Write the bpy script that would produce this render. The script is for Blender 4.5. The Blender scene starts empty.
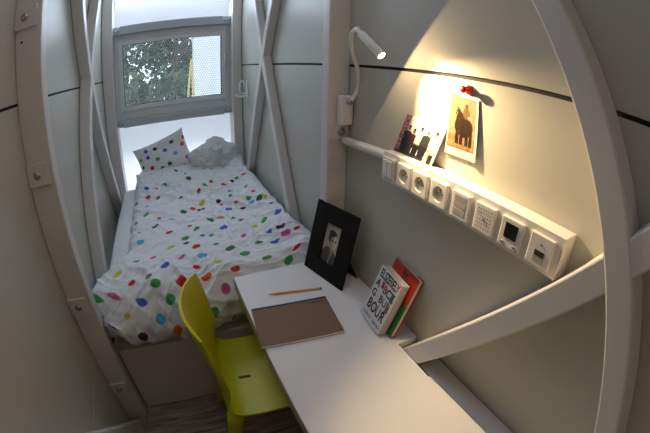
import bpy, bmesh, math, random
from mathutils import Vector, Matrix, noise
random.seed(7)
SC = bpy.context.scene
COL = SC.collection
PI = math.pi

# ------------------------------------------------------------------ camera
cd = bpy.data.cameras.new('camera')
cam = bpy.data.objects.new('camera', cd); COL.objects.link(cam)
cd.type = 'PANO'
cd.sensor_fit = 'HORIZONTAL'; cd.sensor_width = 36.0
cd.clip_start = 0.02
try:
    cd.cycles.panorama_type = 'FISHEYE_EQUISOLID'
    cd.cycles.fisheye_lens = 358.0/650*36
    cd.cycles.fisheye_fov = math.radians(180)
except Exception:
    pass
try:
    cd.panorama_type = 'FISHEYE_EQUISOLID'; cd.fisheye_lens = 358.0/650*36; cd.fisheye_fov = math.radians(180)
except Exception:
    pass
R = ((0.90303250, 0.16595723, -0.39622028), (-0.42920121, 0.38689564, -0.81614832), (0.01785018, 0.90706668, 0.42060838))
cam.matrix_world = Matrix((R[0]+(0.0,), R[1]+(0.0,), R[2]+(1.6,), (0, 0, 0, 1)))
SC.camera = cam

# ------------------------------------------------------------------ world, lights, exposure
SC.view_settings.view_transform = 'Standard'; SC.view_settings.look = 'None'
SC.view_settings.gamma = 1.0; SC.view_settings.use_curve_mapping = False
SC.view_settings.exposure = 0.0
W = bpy.data.worlds.new('overcast_sky'); SC.world = W; W.use_nodes = True
bg = W.node_tree.nodes['Background']; bg.inputs[0].default_value = (0.80, 0.88, 1.0, 1); bg.inputs[1].default_value = 4.0
def area(name, loc, rot, sx, sy, power, color):
    l = bpy.data.lights.new(name, 'AREA'); l.shape = 'RECTANGLE'; l.size = sx; l.size_y = sy; l.energy = power; l.color = color
    o = bpy.data.objects.new(name, l); COL.objects.link(o); o.location = loc; o.rotation_euler = rot
    return o
# daylight coming through the translucent end wall above the window, and an added warm fill light, unseen behind the camera
area('daylight_end_wall', (0.07, 3.12, 2.36), (math.radians(-62), 0, 0), 1.0, 0.55, 10.0, (0.66, 0.80, 1.0))
area('daylight_roof_panel', (0.06, 1.0, 2.72), (0, 0, 0), 0.5, 1.3, 3.8, (0.76, 0.80, 1.0))
area('warm_fill_light', (0.05, -1.3, 2.66), (math.radians(50), 0, 0), 0.6, 0.3, 2.3, (1.0, 0.79, 0.64))

# ------------------------------------------------------------------ materials
def mat(name, col, rough=0.5, bump=0.0, bscale=60, var=0.0, vscale=8, metal=0.0, spec=0.5, attr=None, sheen=0.0, stretch=None):
    m = bpy.data.materials.new(name); m.use_nodes = True
    nt = m.node_tree; b = nt.nodes['Principled BSDF']
    b.inputs['Roughness'].default_value = rough; b.inputs['Metallic'].default_value = metal
    b.inputs['Specular IOR Level'].default_value = spec
    if sheen: b.inputs['Sheen Weight'].default_value = sheen
    b.inputs['Base Color'].default_value = (*col, 1)
    tc = nt.nodes.new('ShaderNodeTexCoord'); mp = nt.nodes.new('ShaderNodeMapping')
    nt.links.new(tc.outputs['Object'], mp.inputs['Vector'])
    if stretch: mp.inputs['Scale'].default_value = stretch
    if attr:
        a = nt.nodes.new('ShaderNodeAttribute'); a.attribute_name = attr
        nt.links.new(a.outputs['Color'], b.inputs['Base Color'])
    else:
        n = nt.nodes.new('ShaderNodeTexNoise'); n.inputs['Scale'].default_value = vscale; n.inputs['Detail'].default_value = 4
        mx = nt.nodes.new('ShaderNodeMix'); mx.data_type = 'RGBA'
        v = max(var, 0.02)
        mx.inputs[6].default_value = (*[c*(1-v) for c in col], 1); mx.inputs[7].default_value = (*[min(1, c*(1+v)) for c in col], 1)
        nt.links.new(mp.outputs[0], n.inputs['Vector']); nt.links.new(n.outputs['Fac'], mx.inputs[0])
        nt.links.new(mx.outputs[2], b.inputs['Base Color'])
    if bump:
        n2 = nt.nodes.new('ShaderNodeTexNoise'); n2.inputs['Scale'].default_value = bscale; n2.inputs['Detail'].default_value = 3
        bp = nt.nodes.new('ShaderNodeBump'); bp.inputs['Strength'].default_value = bump; bp.inputs['Distance'].default_value = 0.002
        nt.links.new(mp.outputs[0], n2.inputs['Vector']); nt.links.new(n2.outputs['Fac'], bp.inputs['Height'])
        nt.links.new(bp.outputs[0], b.inputs['Normal'])
    return m
M = {}
M['panel'] = mat('painted_wall_panel', (0.51, 0.50, 0.438), 0.40, 0.05, 90, 0.03, 3, spec=0.4)
M['gap'] = mat('dark_joint', (0.03, 0.03, 0.03), 0.8)
M['steel'] = mat('white_painted_steel', (0.66, 0.63, 0.60), 0.42, 0.08, 50, 0.04, 6)
M['beam'] = mat('blue_grey_painted_steel', (0.46, 0.50, 0.53), 0.42, 0.05, 50, 0.03, 6)
M['bolt'] = mat('zinc_bolt', (0.42, 0.42, 0.42), 0.35, metal=0.8)
M['pvc'] = mat('grey_white_window_pvc', (0.74, 0.76, 0.76), 0.4, 0.03)
M['gasket'] = mat('black_gasket', (0.02, 0.02, 0.02), 0.7)
M['desk'] = mat('white_laminate', (0.74, 0.74, 0.76), 0.45, 0.02, 120, 0.02)
M['edge'] = mat('olive_beige_edge_band', (0.40, 0.38, 0.20), 0.5)
M['board'] = mat('white_bed_board', (0.66, 0.61, 0.57), 0.5, 0.05, 80, 0.05, 5)
M['lime'] = mat('lime_green_plastic', (0.62, 0.58, 0.008), 0.42, 0.04, 200, 0.02, 5)
M['linen'] = mat('plain_white_linen', (0.74, 0.75, 0.77), 0.9, 0.25, 300, 0.02)
M['blanket'] = mat('pale_grey_fleece', (0.70, 0.71, 0.71), 0.95, 0.6, 350, 0.06, 30, sheen=0.3)
M['dots'] = mat('dotted_cotton', (1, 1, 1), 0.9, 0.2, 300, attr='pattern')
M['print'] = mat('printed_paper', (1, 1, 1), 0.35, attr='pattern')
M['black'] = mat('black_frame_leather', (0.010, 0.008, 0.007), 0.6, 0.5, 220, 0.2, 40, spec=0.18)
M['kraft'] = mat('brown_kraft_cover', (0.19, 0.11, 0.062), 0.7, 0.1, 250, 0.08, 60)
M['navy'] = mat('dark_navy_tape', (0.012, 0.014, 0.03), 0.6)
M['paper'] = mat('paper_pages', (0.66, 0.60, 0.48), 0.85, 0.3, 400, 0.08, 200, stretch=(1, 1, 8))
M['whitepaper'] = mat('white_paper', (0.78, 0.76, 0.70), 0.6)
M['cover'] = mat('white_book_cover', (0.66, 0.66, 0.66), 0.4)
M['redcover'] = mat('red_book_cover', (0.42, 0.02, 0.012), 0.4, 0.05)
M['orange_red'] = mat('orange_red_print', (0.55, 0.085, 0.012), 0.4)
M['green'] = mat('green_spine', (0.012, 0.15, 0.035), 0.4)
M['ink'] = mat('black_ink', (0.02, 0.02, 0.02), 0.5)
M['redink'] = mat('dark_red_ink', (0.28, 0.04, 0.03), 0.5)
M['blueink'] = mat('slate_blue_ink', (0.05, 0.10, 0.16), 0.5)
M['brownink'] = mat('brown_ink', (0.20, 0.11, 0.05), 0.5)
M['plastic'] = mat('white_switch_plastic', (0.78, 0.75, 0.70), 0.3, spec=0.5)
M['plastic2'] = mat('warm_white_insert', (0.62, 0.58, 0.50), 0.35)
M['button'] = mat('grey_push_button', (0.40, 0.38, 0.35), 0.4)
M['dark'] = mat('dark_display', (0.012, 0.012, 0.015), 0.15)
M['hole'] = mat('socket_hole', (0.03, 0.025, 0.02), 0.6)
M['trunking'] = mat('off_white_trunking', (0.70, 0.66, 0.58), 0.4)
M['lampwhite'] = mat('white_enamel', (0.86, 0.84, 0.82), 0.3)
M['magnet'] = mat('red_plastic', (0.55, 0.012, 0.015), 0.25)
M['pencil'] = mat('orange_paint', (0.85, 0.30, 0.015), 0.35)
M['wood'] = mat('bare_pencil_wood', (0.55, 0.36, 0.18), 0.7)
M['lead'] = mat('graphite', (0.03, 0.03, 0.03), 0.5)
M['brass'] = mat('ferrule_brass', (0.6, 0.45, 0.2), 0.35, metal=0.9)
M['bark'] = mat('tree_bark', (0.16, 0.12, 0.08), 0.9, 0.6, 30, 0.3, 20)
M['leaf'] = mat('tree_leaves', (0.085, 0.115, 0.06), 0.7, 0, 1, 0.35, 4)
M['leaf2'] = mat('grey_green_leaves', (0.11, 0.14, 0.11), 0.7, 0, 1, 0.35, 4)
M['render'] = mat('pale_render', (0.60, 0.61, 0.63), 0.8, 0.1)
M['soil'] = mat('ground_outside', (0.16, 0.17, 0.12), 0.95)
M['straw'] = mat('dry_yellow_stem', (0.5, 0.38, 0.18), 0.8, 0.3, 20, 0.2, 6)

def floor_mat():
    m = mat('grey_wood_planks', (0.2, 0.17, 0.15), 0.55, 0.2, 60)
    nt = m.node_tree; b = nt.nodes['Principled BSDF']
    tc = nt.nodes.new('ShaderNodeTexCoord')
    br = nt.nodes.new('ShaderNodeTexBrick'); br.inputs['Scale'].default_value = 1.0
    br.inputs['Brick Width'].default_value = 0.9; br.inputs['Row Height'].default_value = 0.115; br.inputs['Mortar Size'].default_value = 0.0015
    br.inputs['Color1'].default_value = (0.42, 0.35, 0.31, 1); br.inputs['Color2'].default_value = (0.32, 0.27, 0.24, 1); br.inputs['Mortar'].default_value = (0.04, 0.035, 0.03, 1)
    nt.links.new(tc.outputs['Object'], br.inputs['Vector'])
    mp = nt.nodes.new('ShaderNodeMapping'); mp.inputs['Scale'].default_value = (4, 45, 1)
    n = nt.nodes.new('ShaderNodeTexNoise'); n.inputs['Scale'].default_value = 1.6; n.inputs['Detail'].default_value = 6; n.inputs['Distortion'].default_value = 0.8
    nt.links.new(tc.outputs['Object'], mp.inputs[0]); nt.links.new(mp.outputs[0], n.inputs['Vector'])
    cr = nt.nodes.new('ShaderNodeValToRGB'); cr.color_ramp.elements[0].position = 0.35; cr.color_ramp.elements[0].color = (0.55, 0.52, 0.5, 1); cr.color_ramp.elements[1].position = 0.65; cr.color_ramp.elements[1].color = (1.2, 1.18, 1.15, 1)
    nt.links.new(n.outputs['Fac'], cr.inputs[0])
    mx = nt.nodes.new('ShaderNodeMix'); mx.data_type = 'RGBA'; mx.blend_type = 'MULTIPLY'; mx.inputs[0].default_value = 1
    nt.links.new(br.outputs['Color'], mx.inputs[6]); nt.links.new(cr.outputs[0], mx.inputs[7]); nt.links.new(mx.outputs[2], b.inputs['Base Color'])
    return m
M['floor'] = floor_mat()
def polycarb_mat():
    m = bpy.data.materials.new('translucent_multiwall_sheet'); m.use_nodes = True; nt = m.node_tree; nt.nodes.clear()
    out = nt.nodes.new('ShaderNodeOutputMaterial'); tr = nt.nodes.new('ShaderNodeBsdfTranslucent'); df = nt.nodes.new('ShaderNodeBsdfDiffuse')
    mix = nt.nodes.new('ShaderNodeMixShader'); tc = nt.nodes.new('ShaderNodeTexCoord'); wv = nt.nodes.new('ShaderNodeTexWave')
    wv.wave_type = 'BANDS'; wv.bands_direction = 'X'; wv.inputs['Scale'].default_value = 20; wv.inputs['Distortion'].default_value = 0
    cr = nt.nodes.new('ShaderNodeValToRGB'); cr.color_ramp.elements[0].position = 0.0; cr.color_ramp.elements[0].color = (0.86, 0.87, 0.90, 1); cr.color_ramp.elements[1].position = 0.25; cr.color_ramp.elements[1].color = (0.94, 0.95, 0.97, 1)
    nt.links.new(tc.outputs['Object'], wv.inputs['Vector']); nt.links.new(wv.outputs['Fac'], cr.inputs[0])
    nt.links.new(cr.outputs[0], tr.inputs[0]); df.inputs[0].default_value = (0.75, 0.76, 0.78, 1)
    mix.inputs[0].default_value = 0.12
    nt.links.new(tr.outputs[0], mix.inputs[1]); nt.links.new(df.outputs[0], mix.inputs[2]); nt.links.new(mix.outputs[0], out.inputs[0])
    return m
M['poly'] = polycarb_mat()
def mesh_sheet_mat():
    # perforated metal sheet: staggered round holes cut by transparency
    m = bpy.data.materials.new('perforated_white_sheet'); m.use_nodes = True; nt = m.node_tree; nt.nodes.clear()
    N = lambda t, **k: nt.nodes.new(t)
    out = N('ShaderNodeOutputMaterial'); tc = N('ShaderNodeTexCoord'); sx = N('ShaderNodeSeparateXYZ'); nt.links.new(tc.outputs['Object'], sx.inputs[0])
    def ma(op, a, b=None, c=None):
        n = nt.nodes.new('ShaderNodeMath'); n.operation = op
        for i, v in enumerate((a, b, c)):
            if v is None: continue
            if isinstance(v, (int, float)): n.inputs[i].default_value = v
            else: nt.links.new(v, n.inputs[i])
        return n.outputs[0]
    P = 0.024; Q = P*math.sqrt(3)
    def lattice(ox, oz):
        a = ma('SUBTRACT', ma('MODULO', ma('ADD', sx.outputs[0], 50*P+ox), P), P/2)
        b = ma('SUBTRACT', ma('MODULO', ma('ADD', sx.outputs[2], 50*Q+oz), Q), Q/2)
        return ma('SQRT', ma('ADD', ma('MULTIPLY', a, a), ma('MULTIPLY', b, b)))
    d = ma('MINIMUM', lattice(0, 0), lattice(P/2, Q/2))
    hole = ma('LESS_THAN', d, 0.0092)
    df = N('ShaderNodeBsdfDiffuse'); df.inputs[0].default_value = (0.55, 0.58, 0.61, 1)
    tl = N('ShaderNodeBsdfTranslucent'); tl.inputs[0].default_value = (0.2, 0.21, 0.22, 1)
    ms = N('ShaderNodeMixShader'); ms.inputs[0].default_value = 0.55
    nt.links.new(df.outputs[0], ms.inputs[1]); nt.links.new(tl.outputs[0], ms.inputs[2])
    tp = N('ShaderNodeBsdfTransparent'); mx = N('ShaderNodeMixShader'); nt.links.new(hole, mx.inputs[0]); nt.links.new(ms.outputs[0], mx.inputs[1]); nt.links.new(tp.outputs[0], mx.inputs[2]); nt.links.new(mx.outputs[0], out.inputs[0])
    return m
M['perf'] = mesh_sheet_mat()
def glass_mat():
    m = bpy.data.materials.new('window_glass'); m.use_nodes = True; nt = m.node_tree; nt.nodes.clear()
    out = nt.nodes.new('ShaderNodeOutputMaterial'); tp = nt.nodes.new('ShaderNodeBsdfTransparent'); gl = nt.nodes.new('ShaderNodeBsdfGlossy'); gl.inputs['Roughness'].default_value = 0.02
    tp.inputs[0].default_value = (0.93, 0.96, 0.96, 1)
    fr = nt.nodes.new('ShaderNodeFresnel'); fr.inputs[0].default_value = 1.45; mx = nt.nodes.new('ShaderNodeMixShader')
    nt.links.new(fr.outputs[0], mx.inputs[0]); nt.links.new(tp.outputs[0], mx.inputs[1]); nt.links.new(gl.outputs[0], mx.inputs[2]); nt.links.new(mx.outputs[0], out.inputs[0])
    return m
M['glass'] = glass_mat()
def emit_mat(name, col, s):
    m = bpy.data.materials.new(name); m.use_nodes = True; b = m.node_tree.nodes['Principled BSDF']
    b.inputs['Base Color'].default_value = (*col, 1); b.inputs['Emission Color'].default_value = (*col, 1); b.inputs['Emission Strength'].default_value = s
    return m
M['led'] = emit_mat('lit_led_lens', (1.0, 0.78, 0.48), 60)

# ------------------------------------------------------------------ helpers
def link(name, bm, m, parent=None, smooth=False, loc=None, rot=None):
    me = bpy.data.meshes.new(name)
    bmesh.ops.recalc_face_normals(bm, faces=bm.faces)
    bm.to_mesh(me); bm.free()
    me.materials.append(m if not isinstance(m, str) else M[m])
    if smooth:
        for p in me.polygons: p.use_smooth = True
    o = bpy.data.objects.new(name, me); COL.objects.link(o)
    if parent: o.parent = parent
    if loc: o.location = loc
    if rot: o.rotation_euler = rot
    return o
def tag(o, label, cat, group=None, kind=None):
    if label: o['label'] = label
    if cat: o['category'] = cat
    if group: o['group'] = group
    if kind: o['kind'] = kind
    return o
def empty(name, loc, label, cat, group=None, rz=0):
    o = bpy.data.objects.new(name, None); COL.objects.link(o); o.location = loc; o.rotation_euler = (0, 0, rz); o.empty_display_size = 0.05
    return tag(o, label, cat, group)
def struct(o): o['kind'] = 'structure'; return o
def bm_box(bm, x0, x1, y0, y1, z0, z1, bev=0.0, seg=2, mtx=None):
    r = bmesh.ops.create_cube(bm, size=1.0)
    vs = r['verts']
    for v in vs:
        v.co = Vector(((x0+x1)/2 + v.co.x*(x1-x0), (y0+y1)/2 + v.co.y*(y1-y0), (z0+z1)/2 + v.co.z*(z1-z0)))
    if bev:
        es = {e for v in vs for e in v.link_edges}
        rr = bmesh.ops.bevel(bm, geom=list(es), offset=bev, segments=seg, profile=0.5, affect='EDGES')
        vs = list({v for f in rr['faces'] for v in f.verts} | {v for v in vs if v.is_valid})
    if mtx:
        for v in vs: v.co = mtx @ v.co
    return vs
def box(name, x0, x1, y0, y1, z0, z1, m, parent=None, bev=0.002, seg=2):
    bm = bmesh.new(); bm_box(bm, x0, x1, y0, y1, z0, z1, bev, seg)
    return link(name, bm, m, parent)
def bm_prism(bm, poly, off):
    """poly: list of 3D points, extruded by the vector off"""
    a = [bm.verts.new(p) for p in poly]; b = [bm.verts.new(Vector(p)+Vector(off)) for p in poly]
    n = len(a); bm.faces.new(a); bm.faces.new(b[::-1])
    for i in range(n): bm.faces.new((a[i], b[i], b[(i+1) % n], a[(i+1) % n]))
def bm_tube(bm, pts, rad, n=12, cap=True):
    pts = [Vector(p) for p in pts]; rings = []
    rads = rad if isinstance(rad, (list, tuple)) else [rad]*len(pts)
    up = None
    for i, p in enumerate(pts):
        t = (pts[min(i+1, len(pts)-1)]-pts[max(i-1, 0)]).normalized()
        if up is None: up = t.orthogonal().normalized()
        up = (up - t*up.dot(t)).normalized(); s = t.cross(up)
        rings.append([bm.verts.new(p + (up*math.cos(2*PI*k/n)+s*math.sin(2*PI*k/n))*rads[i]) for k in range(n)])
    for a, b in zip(rings, rings[1:]):
        for k in range(n): bm.faces.new((a[k], a[(k+1) % n], b[(k+1) % n], b[k]))
    if cap: bm.faces.new(rings[0][::-1]); bm.faces.new(rings[-1])
def tube(name, pts, rad, m, parent=None, n=12, smooth=True):
    bm = bmesh.new(); bm_tube(bm, pts, rad, n); return link(name, bm, m, parent, smooth)
def catmull(P, k=8):
    P = [Vector(p) for p in P]; Q = [P[0]*2-P[1]]+P+[P[-1]*2-P[-2]]; out = []
    for i in range(1, len(Q)-2):
        for j in range(k):
            t = j/k; a, b, c, d = Q[i-1:i+3]
            out.append(0.5*((2*b)+(c-a)*t+(2*a-5*b+4*c-d)*t*t+(3*b-a-3*c+d)*t**3))
    out.append(P[-1]); return out
def bm_lathe(bm, prof, n=20, mtx=Matrix()):
    """prof: (r, z) pairs"""
    rings = []
    for r, z in prof:
        rings.append([bm.verts.new(mtx @ Vector((max(r, 1e-5)*math.cos(2*PI*k/n), max(r, 1e-5)*math.sin(2*PI*k/n), z))) for k in range(n)])
    for a, b in zip(rings, rings[1:]):
        for k in range(n): bm.faces.new((a[k], a[(k+1) % n], b[(k+1) % n], b[k]))
    bm.faces.new(rings[0][::-1]); bm.faces.new(rings[-1])
def grid(name, fn, nu, nv, m, parent=None, colfn=None, smooth=True):
    """surface of (nu+1)x(nv+1) points fn(u,v)->(x,y,z); colfn(u,v)->rgb stored as the surface's own pattern"""
    me = bpy.data.meshes.new(name)
    vs = [fn(i/nu, j/nv) for j in range(nv+1) for i in range(nu+1)]
    fs = [(j*(nu+1)+i, j*(nu+1)+i+1, (j+1)*(nu+1)+i+1, (j+1)*(nu+1)+i) for j in range(nv) for i in range(nu)]
    me.from_pydata(vs, [], fs)
    if colfn:
        at = me.color_attributes.new('pattern', 'FLOAT_COLOR', 'POINT')
        buf = []
        for j in range(nv+1):
            for i in range(nu+1):
                c = colfn(i/nu, j/nv); buf.extend((c[0], c[1], c[2], 1.0))
        at.data.foreach_set('color', buf)
    me.materials.append(M[m])
    for p in me.polygons: p.use_smooth = smooth
    o = bpy.data.objects.new(name, me); COL.objects.link(o)
    if parent: o.parent = parent
    return o
def text(name, s, size, m, parent, mtx, depth=0.0003, sx=1.0, bold=0.02):
    c = bpy.data.curves.new(name, 'FONT'); c.body = s; c.size = size; c.extrude = depth; c.align_x = 'CENTER'; c.align_y = 'CENTER'; c.offset = size*bold
    t = bpy.data.objects.new(name, c); COL.objects.link(t)
    bpy.context.view_layer.update()
    me = bpy.data.meshes.new_from_object(t.evaluated_get(bpy.context.evaluated_depsgraph_get()))
    bpy.data.objects.remove(t); bpy.data.curves.remove(c)
    me.transform(mtx @ Matrix.Diagonal((sx, 1, 1, 1))); me.materials.clear(); me.materials.append(M[m]); me.name = name
    o = bpy.data.objects.new(name, me); COL.objects.link(o); o.parent = parent
    return o
def cut(o, cutter_bm):
    """subtract a closed shape from a mesh for real (the cutter is deleted again)"""
    me = bpy.data.meshes.new('cutter'); bmesh.ops.recalc_face_normals(cutter_bm, faces=cutter_bm.faces); cutter_bm.to_mesh(me); cutter_bm.free()
    c = bpy.data.objects.new('cutter', me); COL.objects.link(c); 
    par, ml = o.parent, o.matrix_basis.copy(); o.parent = None; o.matrix_basis = Matrix(); c.matrix_basis = Matrix()
    md = o.modifiers.new('cut', 'BOOLEAN'); md.object = c; md.solver = 'EXACT'; md.operation = 'DIFFERENCE'
    bpy.context.view_layer.update()
    new = bpy.data.meshes.new_from_object(o.evaluated_get(bpy.context.evaluated_depsgraph_get()))
    o.modifiers.remove(md); o.data = new; bpy.data.objects.remove(c); bpy.data.meshes.remove(me)
    o.parent = par; o.matrix_basis = ml
def smoothstep(a, b, x):
    t = min(1, max(0, (x-a)/(b-a))); return t*t*(3-2*t)
def lerp(a, b, t): return a+(b-a)*t
def mixc(a, b, t): return tuple(lerp(p, q, t) for p, q in zip(a, b))

XL, XR = -0.545, 0.675          # inner faces of the side walls
YB, YE = -1.6, 3.30             # back wall, end (window) wall
ZC = 2.75

# ------------------------------------------------------------------ room shell
struct(box('floor', XL-0.1, XR+0.1, YB-0.1, YE+0.1, -0.08, 0, 'floor', bev=0))
struct(box('ceiling', XL-0.1, XR+0.1, YB-0.1, YE+0.1, ZC, ZC+0.08, 'panel', bev=0))
struct(box('wall_back', XL-0.1, XR+0.1, YB-0.1, YB, 0, ZC, 'panel', bev=0))
for side, xw, sg in (('left', XL, -1), ('right', XR, 1)):
    w_ = struct(box('wall_'+side, min(xw+sg*0.012, xw+sg*0.1), max(xw+sg*0.012, xw+sg*0.1), YB, YE+0.1, 0, ZC, 'gap', bev=0))
    ys = [YB, 1.215, YE]
    for a, b in zip(ys, ys[1:]):
        for z0, z1 in ((0.0, 0.482), (0.488, 1.585), (1.595, ZC)):
            box('panel', min(xw, xw+sg*0.012), max(xw, xw+sg*0.012), a+0.003, b-0.003, z0, z1, 'panel', w_, bev=0.0012, seg=1)
# end wall: translucent sheets above and below the window
we = struct(box('wall_end', XL, XR, YE, YE+0.012, 1.94, ZC, 'poly', bev=0)); 
box('lower_sheet', XL, XR, YE, YE+0.012, 0, 1.275, 'poly', we, bev=0)

for a, b in ((XL, -0.43), (0.58, XR)): box('side_filler', a, b, YE-0.005, YE+0.012, 1.275, 1.94, 'pvc', we, bev=0)

# ------------------------------------------------------------------ steel frame
def bolt(parent, loc, axis='y', r=0.009):
    bm = bmesh.new()
    rot = {'y': Matrix.Rotation(PI/2, 4, 'X'), 'x': Matrix.Rotation(-PI/2, 4, 'Y'), '-x': Matrix.Rotation(-PI/2, 4, 'Y')}[axis]
    mt = Matrix.Translation(loc) @ rot
    bm_lathe(bm, [(0, 0), (r*1.5, 0), (r*1.5, 0.0018), (r*0.95, 0.002), (r*0.9, 0.006), (r*0.45, 0.008), (r*0.4, 0.005), (0, 0.005)], 12, mt)
    return link('bolt', bm, 'bolt', parent, True)
def post(x0, x1, y0, y1, label):
    t = empty('steel_post', ((x0+x1)/2, (y0+y1)/2, 0), label, 'steel post', 'white steel posts of the frame')
    cx, cy = t.location.x, t.location.y
    box('post_tube', x0-cx, x1-cx, y0-cy, y1-cy, 0, ZC, 'steel', t, bev=0.006, seg=3)
    return t, cx, cy
t, cx, cy = post(XL, -0.436, 1.20, 1.262, 'wide white steel post on the left wall at the foot of the bed')
for z, h in ((1.885, 0.04), (1.335, 0.04), (0.785, 0.04), (0.27, 0.04)):
    p = box('bracket_plate', XL+0.002-cx, -0.455-cx, 1.189-cy, 1.2005-cy, z-h, z+h, 'steel', t, bev=0.001)
    bolt(p, (-0.502-cx, 1.189-cy, z), 'y', 0.010)
bm = bmesh.new(); bm_lathe(bm, [(0, 0), (0.005, 0), (0.005, 0.001), (0, 0.001)], 12, Matrix.Translation((-0.515-cx, 1.2-cy, 1.80)) @ Matrix.Rotation(PI/2, 4, 'X')); link('bolt_hole', bm, 'hole', t)
t, cx, cy = post(0.587, XR, 1.20, 1.262, 'white steel post on the right wall carrying the reading lamp')
p = box('bracket_plate', 0.590-cx, XR-0.003-cx, 1.189-cy, 1.2005-cy, 1.305, 1.362, 'steel', t, bev=0.001)
bolt(p, (0.638-cx, 1.189-cy, 1.333), 'y', 0.011)
post(XL+0.004, -0.446, 3.09, 3.25, 'white steel post in the left corner beside the window')
post(0.59, XR-0.004, 3.06, 3.25, 'white steel post in the right corner beside the window')

def brace(label, x_face, x_wall, bars, wd=0.0):
    """cross brace lying along a side wall: each bar = (p, q, width) with p,q = (y,z) on its axis"""
    t = empty('cross_brace', (x_wall, bars[0][0][0], 0), label, 'steel brace', 'crossed steel braces along the walls')
    for k, (p, q, w_) in enumerate(bars):
        p = Vector((0, p[0], p[1])); q = Vector((0, q[0], q[1])); d = (q-p).normalized(); n = Vector((0, -d.z, d.y))*w_/2
        inset = 0.0015*k*(1 if x_face < x_wall else -1)
        bm = bmesh.new(); o = Vector((x_face+inset, 0, 0))-t.location
        bm_prism(bm, [p+n+o, q+n+o, q-n+o, p-n+o], ((x_wall-x_face)-inset-(0.002 if x_face < x_wall else -0.002), 0, 0))
        bmesh.ops.bevel(bm, geom=bm.edges[:], offset=0.005, segments=2, profile=0.5, affect='EDGES')
        link('bar', bm, 'steel', t)
    return t
def mid(a, b): return ((a[0]+b[0])/2, (a[1]+b[1])/2)
def ext(p, q, z):
    s = (z-p[1])/(q[1]-p[1]); return (p[0]+(q[0]-p[0])*s, z)
# near right: big leaning bar and the bar that rises out of the desk
A0, A1 = (0.343, 1.77), (-0.061, 1.051)
B0, B1 = (0.568, 0.758), (0.130, 1.323)
nr = brace('large crossed white steel bars on the right wall, one rising from the desk', 0.592, XR,
      [(ext(A0, A1, 2.60), ext(A0, A1, 0.03), 0.060), (ext(B0, B1, 0.02), ext(B0, B1, 2.2), 0.065)])
# near left: only its foot shows at the bottom left
nl = brace('white steel bar rising from the floor at the left post', -0.465, XL, [((1.122, 0.02), (-0.07, 1.52), 0.075)])
# bed, right wall
br_ = brace('crossed white steel bars on the right wall above the bed', 0.619, XR,
      [((1.716, 2.60), (2.88, 0.46), 0.062), ((2.750, 2.60), (1.602, 0.46), 0.062)])
bl_ = brace('crossed white steel bars on the left wall above the bed', -0.470, XL,
      [((1.755, 2.60), (2.945, 0.46), 0.072), ((2.80, 2.60), (1.674, 0.46), 0.072)])

# ------------------------------------------------------------------ window
for nm, z0, z1, lab in (('steel_crossbeam', 1.975, 2.05, 'horizontal steel beam above the window with bolted end plates'), ('steel_crossbeam', 1.16, 1.222, 'horizontal steel beam below the window with bolted end plates')):
    t = empty(nm, (0.07, 3.17, z0), lab, 'steel beam', 'steel beams across the end wall')
    box('beam', -0.385-0.07, 0.515-0.07, -0.055, 0.07, 0, z1-z0, 'beam', t, bev=0.004)
    for s, (a, b) in enumerate(((-0.446, -0.385), (0.515, 0.59))):
        p = box('end_plate', a-0.07, b-0.07, -0.03, 0.07, 0.004, z1-z0-0.004, 'beam', t, bev=0.002)
        for k in (0.3, 0.78): bolt(p, (lerp(a, b, k)-0.07, -0.03, (z1-z0)/2), 'y', 0.007)
wn = bpy.data.objects.new('window_1', None); COL.objects.link(wn); wn.location = (0.075, 3.2, 1.61); struct(wn)
def ring(name, x0, x1, z0, z1, bx, bz, y0, y1, m, parent, bev=0.003):
    bm = bmesh.new()
    bm_box(bm, x0, x0+bx, y0, y1, z0, z1, bev); bm_box(bm, x1-bx, x1, y0, y1, z0, z1, bev)
    bm_box(bm, x0+bx, x1-bx, y0, y1, z0, z0+bz, bev); bm_box(bm, x0+bx, x1-bx, y0, y1, z1-bz, z1, bev)
    return link(name, bm, m, parent)
ring('window_frame', -0.521, 0.521, -0.388, 0.365, 0.045, 0.075, 0.0, 0.09, 'pvc', wn)
sash = ring('window_sash', -0.480, 0.480, -0.315, 0.310, 0.040, 0.042, -0.018, 0.05, 'pvc', wn, 0.005)
ring('gasket', -0.443, 0.443, -0.276, 0.272, 0.005, 0.005, -0.012, 0.03, 'gasket', sash, 0.001)
bm = bmesh.new(); bm_box(bm, -0.44, 0.44, 0.018, 0.024, -0.272, 0.268); link('glass_pane', bm, 'glass', sash)
h = box('window_handle', 0.452, 0.472, -0.04, -0.018, -0.03, 0.03, 'pvc', sash, bev=0.004)
tube('lever', [(0.462, -0.038, 0), (0.462, -0.055, 0), (0.462, -0.06, -0.01), (0.462, -0.058, 0.085)], 0.006, 'lampwhite', h)
pf = box('perforated_screen', XL, XR, 3.42, 3.423, 0.9, 2.3, 'perf', None, bev=0)
pf.name = 'perforated_screen'; tag(pf, 'white perforated metal sheet with round holes outside the window glass', 'perforated sheet')

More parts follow.
